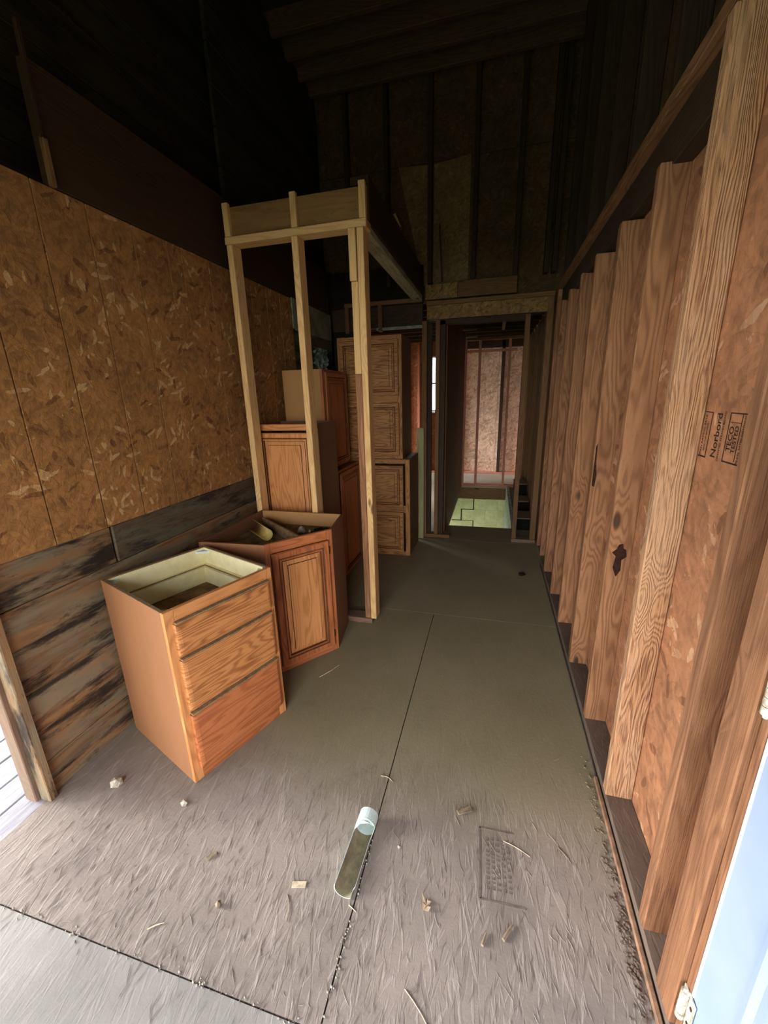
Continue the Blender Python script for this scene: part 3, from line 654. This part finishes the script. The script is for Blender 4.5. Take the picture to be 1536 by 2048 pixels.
# ================================================================== CABINETS
# drawer cabinet ------------------------------------------------------------
dc = empty('drawer_cabinet', 'open-topped oak cabinet with three drawer fronts and cream lining', 'cabinet', (-1.120, 1.030, 0), math.radians(69.5))
W, D, HT = .482, .498, .775
box('side_panel', 0, .012, .0, D, 0, HT, 'veneer', dc, 'z', .001, label='smooth orange-brown side panel'); box('side_panel', W-.012, W, .0, D, 0, HT, 'veneer_dark', dc, 'z', .001)
box('lining', .0125, .015, .02, D-.012, .05, HT-.003, 'cream', dc, 'z', 0); box('lining', W-.015, W-.0125, .02, D-.012, .05, HT-.003, 'cream', dc, 'z', 0)
box('back_panel', .012, W-.012, D-.010, D, 0, HT, 'veneer_dark', dc, 'z', 0); box('lining', .0155, W-.0155, D-.013, D-.0105, .05, HT-.003, 'cream', dc, 'x', 0)
box('edge_band', 0, .013, .0, D, HT, HT+.0015, 'edge', dc, 'y', 0); box('edge_band', W-.013, W, .0, D, HT, HT+.0015, 'edge', dc, 'y', 0); box('edge_band', .013, W-.013, D-.013, D, HT, HT+.0015, 'edge', dc, 'x', 0)
box('ledge_rail', .015, .040, .02, D-.014, .675, .690, 'cream', dc, 'y', .001); box('ledge_rail', W-.040, W-.015, .02, D-.014, .675, .690, 'cream', dc, 'y', .001); box('ledge_rail', .040, W-.040, D-.040, D-.014, .675, .690, 'cream', dc, 'x', .001)
box('ledge_lip', .038, .042, .02, D-.040, .688, .693, 'edge', dc, 'y', 0); box('ledge_lip', W-.042, W-.038, .02, D-.040, .688, .693, 'edge', dc, 'y', 0); box('ledge_lip', .042, W-.042, D-.043, D-.039, .688, .693, 'edge', dc, 'x', 0)
dbx = empty('top', 'x', 'x'); bpy.data.objects.remove(dbx)
box('drawer_side', .040, .050, .02, D-.040, .595, .686, 'cream', dc, 'y', 0); box('drawer_side', W-.050, W-.040, .02, D-.040, .595, .686, 'cream', dc, 'y', 0); box('drawer_back', .050, W-.050, D-.052, D-.042, .595, .686, 'cream', dc, 'x', 0)
box('drawer_bottom', .050, W-.050, .02, D-.052, .595, .603, 'brownply', dc, 'x', 0)
ff = .019
for (a, b_, c, d_) in ((0, .040, 0.0, HT), (W-.040, W, 0.0, HT)): box('stile', a, b_, -ff, 0, c, d_, 'oak_v', dc, 'z', .002)
for (c, d_) in ((HT-.048, HT), (.566, .590), (.322, .346), (0, .052)): box('rail', .040, W-.040, -ff, 0, c, d_, 'oak_red' if c < .1 else 'oak_v', dc, 'x', .001)
def dfront(z0, z1, mat, lab=None):
    o = rings('drawer_front', W-.052, z1-z0, [(0, .008), (.004, .016), (.010, .019), (.018, .021)], mat, dc, (.026, -ff, z0), 'x')
    # a sloped finger-pull lip along the top edge
    box('finger_pull', .030, W-.030, -ff-.022, -ff-.001, z1+.001, z1+.007, 'edge', dc, 'x', .001)
    if lab: o['label'] = lab
dfront(.588, .722, 'oak_front'); dfront(.344, .568, 'oak_front'); dfront(.062, .322, 'oak_red', 'lowest drawer front, redder and darker')
for (x, y) in ((.014, .0), (W-.014, .0), (W-.014, D-.014), (.014, D-.014)):
    sx = 1 if x < .2 else -1; sy = 1 if y < .2 else -1
    prism('corner_bracket', [(x, y), (x+sx*.05, y), (x, y+sy*.05)], HT-.022, HT-.012, 'pvc', dc)
def blob(name, loc, s, mat, label=None, cat=None, seed=1, sub=2, rough=.25, parent=None):
    rr = random.Random(seed); bm = bmesh.new(); bmesh.ops.create_icosphere(bm, subdivisions=sub, radius=1.0)
    for v in bm.verts:
        k = 1+rr.uniform(-rough, rough); v.co = Vector((v.co.x*s[0]*k, v.co.y*s[1]*k, max(v.co.z, -.55)*s[2]*k))
    mz = min(v.co.z for v in bm.verts)
    for v in bm.verts: v.co.z -= mz
    o = finish(name, bm, MT[mat], parent, loc, 'z')
    if label: tag(o, label, cat)
    return o
a = math.radians(69.5)
def dcw(x, y): return (-1.120+x*math.cos(a)-y*math.sin(a), 1.030+x*math.sin(a)+y*math.cos(a))
cx, cy = dcw(.27, .20)
blob('debris_clump', (cx, cy, .6035), (.055, .03, .016), 'blacklump', 'black crumbled clump lying inside the open drawer cabinet', 'debris', 4, 3, .45)

# corner cabinet --------------------------------------------------------------
cc = empty('corner_cabinet', 'angled oak corner cabinet with one raised-panel door and no top', 'cabinet', (-1.15, 1.98, 0))
def rel(p): return (p[0]+1.15, p[1]-1.98)
FL, FR, BR, BL, LL = (-1.108, 1.708), (-.860, 2.020), (-.905, 2.320), (-1.485, 2.320), (-1.485, 1.690)
HC = .778
# cabinet front plane vector
wallpanel('side_panel', rel(LL), rel(FL), .012, 0, HC, 'veneer', cc); wallpanel('side_panel', rel(FR), rel(BR), .012, 0, HC, 'veneer_dark', cc, label='dark brown side panel')
wallpanel('back_panel', rel(BR), rel(BL), .012, 0, HC, 'veneer_beige', cc, 'x'); wallpanel('back_panel', rel(BL), rel(LL), .012, 0, HC, 'veneer_dark', cc, 'x')
prism('shelf', [rel(p) for p in (( -1.475, 1.704), (-1.112, 1.722), (-.876, 2.022), (-.918, 2.306), (-1.472, 2.306))], .680, .692, 'dust', cc, 'x')
prism('cabinet_bottom', [rel(p) for p in (( -1.475, 1.704), (-1.112, 1.722), (-.876, 2.022), (-.918, 2.306), (-1.472, 2.306))], .04, .055, 'dust', cc, 'x')
dv = Vector((FR[0]-FL[0], FR[1]-FL[1])); LF = dv.length; ang = math.atan2(dv.y, dv.x)
ffr = empty('face_frame', 'x', 'x', (rel(FL)[0], rel(FL)[1], 0), ang); del ffr['label']; del ffr['category']; ffr.parent = cc
for (x0, x1) in ((0, .042), (LF-.042, LF)): box('stile', x0, x1, 0, .019, 0.0, HC, 'oak_red', ffr, 'z', .002)
box('rail', .042, LF-.042, 0, .019, HC-.055, HC, 'oak_red', ffr, 'x', .001); box('rail', .042, LF-.042, 0, .019, 0, .06, 'oak_red', ffr, 'x', .001)
# door directly under the cabinet so that its panel stays a sub-part
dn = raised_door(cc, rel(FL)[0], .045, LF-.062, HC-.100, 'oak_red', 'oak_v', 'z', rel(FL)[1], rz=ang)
off = Vector((math.cos(ang), math.sin(ang)))*.030; dn.location.x += off.x+.001*math.sin(ang); dn.location.y += off.y-.001
for zc in (.12, .66):
    hp = box('hinge', 0, .008, -.010, .0, zc-.022, zc+.022, 'brass', cc, 'z', .001); p = Vector(rel(FL))+Vector((math.cos(ang), math.sin(ang)))*(LF-.026)+Vector((math.sin(ang), -math.cos(ang)))*.006
    hp.location = (p.x, p.y, zc); hp.rotation_euler = (0, 0, ang)
wallpanel('divider', rel((-1.44, 2.24)), rel((-1.05, 1.955)), .012, .692, .752, 'edge', cc, 'x')
# curled paper
def curl(name, p, length, r, ang0, ang1, t, mat, rz, label, cat, inner=None):
    bm = bmesh.new(); n = 14; A = []; 
    for s, rr in ((0, r), (1, r-t)):
        row = []
        for k in range(n+1):
            q = math.radians(ang0+(ang1-ang0)*k/n); row.append([bm.verts.new((x, rr*math.cos(q), rr*math.sin(q)+r)) for x in (-length/2, length/2)])
        A.append(row)
    for k in range(n):
        bm.faces.new((A[0][k][0], A[0][k][1], A[0][k+1][1], A[0][k+1][0])); bm.faces.new((A[1][k][1], A[1][k][0], A[1][k+1][0], A[1][k+1][1]))
        for e in (0, 1): bm.faces.new((A[0][k][e], A[1][k][e], A[1][k+1][e], A[0][k+1][e]))
    for k in (0, n): bm.faces.new((A[0][k][0], A[0][k][1], A[1][k][1], A[1][k][0]))
    bmesh.ops.recalc_face_normals(bm, faces=bm.faces[:])
    o = finish(name, bm, MT[mat], None, p, 'x', True); o.rotation_euler = (0, 0, rz); return tag(o, label, cat)
curl('paper_sheet', (-1.36, 2.07, .693), .26, .035, -150, 75, .0012, 'paper', math.radians(-38), 'curled yellowed paper sheet lying inside the corner cabinet', 'paper')
o = blob('rubble_chip', (-1.12, 2.16, .693), (.030, .022, .030), 'stone', 'grey broken chip standing in the corner cabinet top', 'chip', 9, 1, .3)
o = blob('rubble_pebble', (-1.075, 2.18, .693), (.010, .010, .010), 'leafm', 'small orange-pink pebble inside the corner cabinet', 'pebble', 10, 1, .2)
db = bmesh.new(); rr = random.Random(3)
for k in range(70):
    x, y = rr.uniform(-1.06, -.95), rr.uniform(2.16, 2.27); s = rr.uniform(.003, .010)
    bmesh.ops.create_icosphere(db, subdivisions=1, radius=s, matrix=Matrix.Translation((x, y, .692+s*.6)))
tag(finish('crumbled_debris', db, MT['blacklump'], None), 'dark green crumbled debris in the corner cabinet', 'debris', 'stuff')

# cabinet helper for the stored units ----------------------------------------
def carcass(name, label, loc, rz, w, d, h, side, group=None, top=True, edge='veneer_beige'):
    c = empty(name, label, 'cabinet', loc, rz, None, group)
    box('side_panel', 0, .014, 0, d, 0, h, side, c, 'z', .001); box('side_panel', w-.014, w, 0, d, 0, h, side, c, 'z', .001)
    box('bottom_panel', .014, w-.014, 0, d, 0, .014, side, c, 'x', .001)
    box('top_panel', .014, w-.014, 0.0, d, h-(.014 if top else .045), h-(0 if top else .031), side, c, 'x', .001)
    box('back_panel', .014, w-.014, d-.01, d, .014, h, side, c, 'z', 0)
    return c
G = 'wall cabinets stored behind the stud partition'
# pale-lit cabinet with one door right behind the studs
c1 = carcass('wall_cabinet', 'oak cabinet with one raised-panel door directly behind the studs', (-1.572, 2.500, .567), 0, .452, .33, .765, 'veneer_dark', G, False)
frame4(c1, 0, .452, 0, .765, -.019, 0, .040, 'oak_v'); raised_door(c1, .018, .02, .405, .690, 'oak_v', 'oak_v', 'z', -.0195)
box('edge_band', .4525, .458, -.014, -.002, .0, .735, 'cream', c1, 'z', 0)
c2 = carcass('base_cabinet', 'dark boxed cabinet on the floor under the one-door oak cabinet', (-1.572, 2.500, 0), 0, .452, .33, .565, 'veneer_dark', G)
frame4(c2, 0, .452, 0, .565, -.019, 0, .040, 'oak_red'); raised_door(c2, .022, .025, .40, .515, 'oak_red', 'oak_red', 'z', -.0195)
# sideways unit: plain beige side to us, door facing the passage
c3 = carcass('wall_cabinet', 'tall cabinet turned sideways, plain beige side panel showing', (-1.270, 2.950, .932), H, .50, .31, .770, 'veneer_beige', G)
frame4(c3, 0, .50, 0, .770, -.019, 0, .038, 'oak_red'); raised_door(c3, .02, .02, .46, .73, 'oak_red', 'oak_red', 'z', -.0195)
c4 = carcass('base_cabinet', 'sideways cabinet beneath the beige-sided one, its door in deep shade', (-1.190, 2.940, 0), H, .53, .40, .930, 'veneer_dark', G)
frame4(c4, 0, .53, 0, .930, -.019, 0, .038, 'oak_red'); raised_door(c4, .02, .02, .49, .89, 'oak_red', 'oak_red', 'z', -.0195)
# end-standing double units
c5 = carcass('double_cabinet', 'wide two-door oak cabinet stood on end, upper of the tall stack', (-1.362, 3.600, .940), 0, .580, .40, 1.052, 'veneer_dark', G)
frame4(c5, 0, .58, 0, 1.052, -.019, 0, .042, 'oak_dark'); box('rail', .042, .538, -.019, 0, .49, .56, 'oak_dark', c5, 'x', .001)
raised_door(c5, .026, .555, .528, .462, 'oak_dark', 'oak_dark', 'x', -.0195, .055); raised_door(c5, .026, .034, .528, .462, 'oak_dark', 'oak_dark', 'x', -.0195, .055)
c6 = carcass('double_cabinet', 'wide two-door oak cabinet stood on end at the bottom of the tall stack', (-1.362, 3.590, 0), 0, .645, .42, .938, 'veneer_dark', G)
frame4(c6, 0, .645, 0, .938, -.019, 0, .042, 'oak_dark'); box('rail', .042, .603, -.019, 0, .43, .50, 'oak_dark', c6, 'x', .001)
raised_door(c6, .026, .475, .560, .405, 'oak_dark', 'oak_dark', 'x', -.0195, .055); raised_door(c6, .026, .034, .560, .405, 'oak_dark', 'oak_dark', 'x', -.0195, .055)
# crumpled plastic high on the far left
bm = bmesh.new(); bmesh.ops.create_grid(bm, x_segments=14, y_segments=10, size=.5); rr = random.Random(5)
for v in bm.verts: v.co = Vector((rr.uniform(0, .035)+.01, v.co.x*.32, v.co.y*.20))
o = finish('plastic_sheet', bm, MT['plastic_sheet'], None, (WX-.004, 3.78, 1.84), 'y'); tag(o, 'crumpled bluish plastic sheet stapled to the dark planks behind the cabinets', 'plastic')

# ================================================================== LOOSE THINGS ON THE FLOOR
# broken white pipe: a trough whose far end is still a whole ring
bm = bmesh.new(); r, t, n, m = .034, .0024, 24, 22; grid = {}
for i in range(n+1):
    y = i/n*.245; f = min(1.0, max(0.0, (y-.175)/.035)); a0 = 158-178*f; a1 = 318+20*f - (12*(1-f) if i < 3 else 0)
    for k in range(m+1):
        q = math.radians(a0+(a1-a0)*k/m)
        for s, R in ((0, r), (1, r-t)): grid[i, k, s] = bm.verts.new((R*math.cos(q), y, R*math.sin(q)))
inner = []
for i in range(n):
    for k in range(m):
        bm.faces.new((grid[i, k, 0], grid[i+1, k, 0], grid[i+1, k+1, 0], grid[i, k+1, 0])); fc = bm.faces.new((grid[i, k, 1], grid[i, k+1, 1], grid[i+1, k+1, 1], grid[i+1, k, 1])); fc.material_index = 1 if i < 19 else 0
    for k in (0, m): bm.faces.new((grid[i, k, 0], grid[i, k, 1], grid[i+1, k, 1], grid[i+1, k, 0]))
for i in (0, n):
    for k in range(m): bm.faces.new((grid[i, k, 0], grid[i, k+1, 0], grid[i, k+1, 1], grid[i, k, 1]))
bmesh.ops.recalc_face_normals(bm, faces=bm.faces[:]); bmesh.ops.translate(bm, verts=bm.verts[:], vec=(0, 0, r))
o = finish('broken_pipe', bm, MT['pvc'], None, (-.378, .802, 0), 'y', False); o.data.materials.append(MT['pvc_in']); o.rotation_euler = (0, 0, math.radians(-2)); tag(o, 'piece of white plastic pipe split open lengthwise on the floor seam', 'pipe')
def fpt(x, y): return (x, y, 0)
blob('stone', (-1.42, .945, 0), (.028, .020, .016), 'stone', 'pale stone on the floor near the end of the left wall', 'stone', 11, 1, .25)
blob('stone', (-1.085, .940, 0), (.014, .013, .011), 'stone', 'small stone in front of the drawer cabinet corner', 'stone', 12, 1, .3)
blob('stone', (-.245, .985, 0), (.006, .006, .005), 'stone', 'tiny pebble just right of the broken pipe shadow', 'stone', 13, 1, .3)
blob('bark_chip', (-.75, .69, 0), (.010, .009, .012), 'twig', 'small upright brown chip on the floor left of the pipe', 'chip', 14, 1, .3)
blob('dirt_clod', (.300, 3.33, 0), (.03, .02, .015), 'blacklump', 'dark clod on the floor far down the passage', 'dirt', 15, 2, .3)
def chip(name, x, y, l, w_, h_, rz, mat, label, cat, tilt=.0):
    o = box(name, -l/2, l/2, -w_/2, w_/2, 0, h_, mat, None, 'x', .001, jit=.0012); o.location = (x, y, h_/2+.001); o.rotation_euler = (0, tilt, rz); return tag(o, label, cat)
chip('wood_chip', -.532, .800, .045, .017, .003, .25, 'leafm', 'flat pale wood chip left of the broken pipe', 'chip')
chip('wood_chip', -.035, 1.165, .055, .02, .006, .5, 'twig', 'flat brown wood scrap on the floor beyond the stamp', 'chip')
chip('wood_chip', -.86, .805, .035, .012, .004, .8, 'twig', 'thin brown sliver on the floor in front of the cabinet', 'chip')
def stick(name, x, y, l, r_, rz, mat, label, cat, bend=.0):
    bm = bmesh.new(); n = 5; pts = [Vector((l*(k/n-.5), bend*math.sin(math.pi*k/n), r_)) for k in range(n+1)]
    for k in range(n): cyl(bm, pts[k], pts[k+1], r_*(1-.4*k/n), 8, r_*(1-.4*(k+1)/n))
    o = finish(name, bm, MT[mat], None, (x, y, 0), 'x'); o.rotation_euler = (0, 0, rz); return tag(o, label, cat)
stick('stick_piece', .044, .803, .032, .0045, 1.25, 'twig', 'short thick twig stub, left of a pair near the bottom', 'twig')
stick('stick_piece', .110, .835, .050, .0055, 1.0, 'twig', 'longer twig stub, right of a pair near the bottom', 'twig')
stick('twig', .145, 1.075, .09, .0016, -.35, 'leafm', 'thin pale twig right of the floor stamp', 'twig', .004)
stick('twig', -.35, 1.225, .055, .0018, -.3, 'leafm', 'curved pale twig across the floor seam', 'twig', .008)
stick('twig', -.345, .782, .03, .0018, -.4, 'leafm', 'short pale twig at the near end of the pipe', 'twig')
stick('twig', -.54, .735, .07, .0016, -1.1, 'twig', 'thin curved twig left of the pipe foot', 'twig', .008)
stick('twig', -.10, .60, .15, .0014, -.75, 'leafm', 'long thin straw near the bottom of the picture beside the seam', 'twig', .01)
stick('twig', -.835, 1.80, .14, .002, 1.05, 'leafm', 'pale straw on the floor in front of the corner cabinet', 'twig', -.004)
stick('twig', .30, 1.09, .06, .0016, -.9, 'twig', 'thin dark twig on the floor near the right wall', 'twig', .004)
stick('twig', -.90, .60, .045, .002, .6, 'leafm', 'pale yellow straw on the plywood seam', 'twig', .002)
# dry leaf
bm = bmesh.new(); pts = [(0, -.018), (.010, -.012), (.006, -.004), (.018, .004), (.007, .006), (.010, .020), (.001, .012), (-.004, .030), (-.006, .010), (-.018, .014), (-.008, .002), (-.012, -.008)]
vs = [bm.verts.new((x, y, .006+.006*math.sin(i*2.1))) for i, (x, y) in enumerate(pts)]; c0 = bm.verts.new((0, 0, .002))
for i in range(len(vs)): bm.faces.new((c0, vs[i], vs[(i+1) % len(vs)]))
bmesh.ops.solidify(bm, geom=bm.faces[:], thickness=.001)
o = finish('dry_leaf', bm, MT['leafm'], None, (-.128, .842, .002)); o.rotation_euler = (0, 0, .5); tag(o, 'pale curled dry leaf on the floor right of the broken pipe', 'leaf')
# strands, dust and splinters too many to count
bm = bmesh.new(); rr = random.Random(21)
def strand(x, y, l, a, w_, hh):
    d = Vector((math.cos(a), math.sin(a), 0)); n = Vector((-d.y, d.x, 0)); k = rr.uniform(-.12, .12)
    P = [Vector((x, y, 0))+d*(l*(s-.5))+n*(k*l*(1-(2*s-1)**2)) for s in (0, .33, .66, 1)]
    hh *= .6; W_ = (w_*.15, w_*.8, w_*.8, w_*.15); L = [bm.verts.new(P[i]-n*W_[i]+Vector((0, 0, .0002))) for i in range(4)]; R = [bm.verts.new(P[i]+n*W_[i]+Vector((0, 0, .0002))) for i in range(4)]; Tt = [bm.verts.new(P[i]+Vector((0, 0, hh if 0 < i < 3 else .0004))) for i in range(4)]
    for i in range(3): bm.faces.new((L[i], L[i+1], Tt[i+1], Tt[i])); bm.faces.new((Tt[i], Tt[i+1], R[i+1], R[i]))
for k in range(900):
    x = rr.uniform(-1.5, .44); y = .45+abs(rr.gauss(0, .38))
    if x < -.35 and y < .53 and rr.random() < .7: continue
    if y > 2: continue
    if x < -.90 and y > .96 and x < -.88 - (y-1.0)*-.0 : continue
    strand(x, y, rr.uniform(.008, .055), H+rr.gauss(0, .38), rr.uniform(.0004, .0014), rr.uniform(.0008, .0026))
o = finish('wood_strands', bm, MT['floor'], None, (0, 0, 0), 'y'); tag(o, 'loose raised wood strands littering the near floor', 'strands', 'stuff')
bm = bmesh.new()
for k in range(260):
    t_ = rr.random(); x = .452-abs(rr.gauss(0, .016))-.004*t_; y = .78+.75*rr.random()**1.3; s = rr.uniform(.0012, .0052)
    if rr.random() < .5: y = .9+rr.gauss(0, .09)
    bmesh.ops.create_icosphere(bm, subdivisions=1, radius=s, matrix=Matrix.Translation((x, y, s*.5))@Matrix.Rotation(rr.random()*3, 4, 'Z')@Matrix.Diagonal((1, rr.uniform(.5, 2.2), .7, 1)))
tag(finish('sweepings', bm, MT['plate'], None), 'crumbly sweepings gathered along the batten by the right wall', 'debris', 'stuff')
bm = bmesh.new()
for k in range(120):
    if k % 2: x = -.345+rr.gauss(0, .006); y = rr.uniform(.45, 1.0)
    else: x = rr.uniform(-1.4, -.4); y = .527+rr.gauss(0, .006)
    s = rr.uniform(.001, .0035); bmesh.ops.create_icosphere(bm, subdivisions=1, radius=s, matrix=Matrix.Translation((x, y, s*.6)))
tag(finish('seam_grit', bm, MT['stone'], None), 'pale grit lying along the floor seams', 'debris', 'stuff')
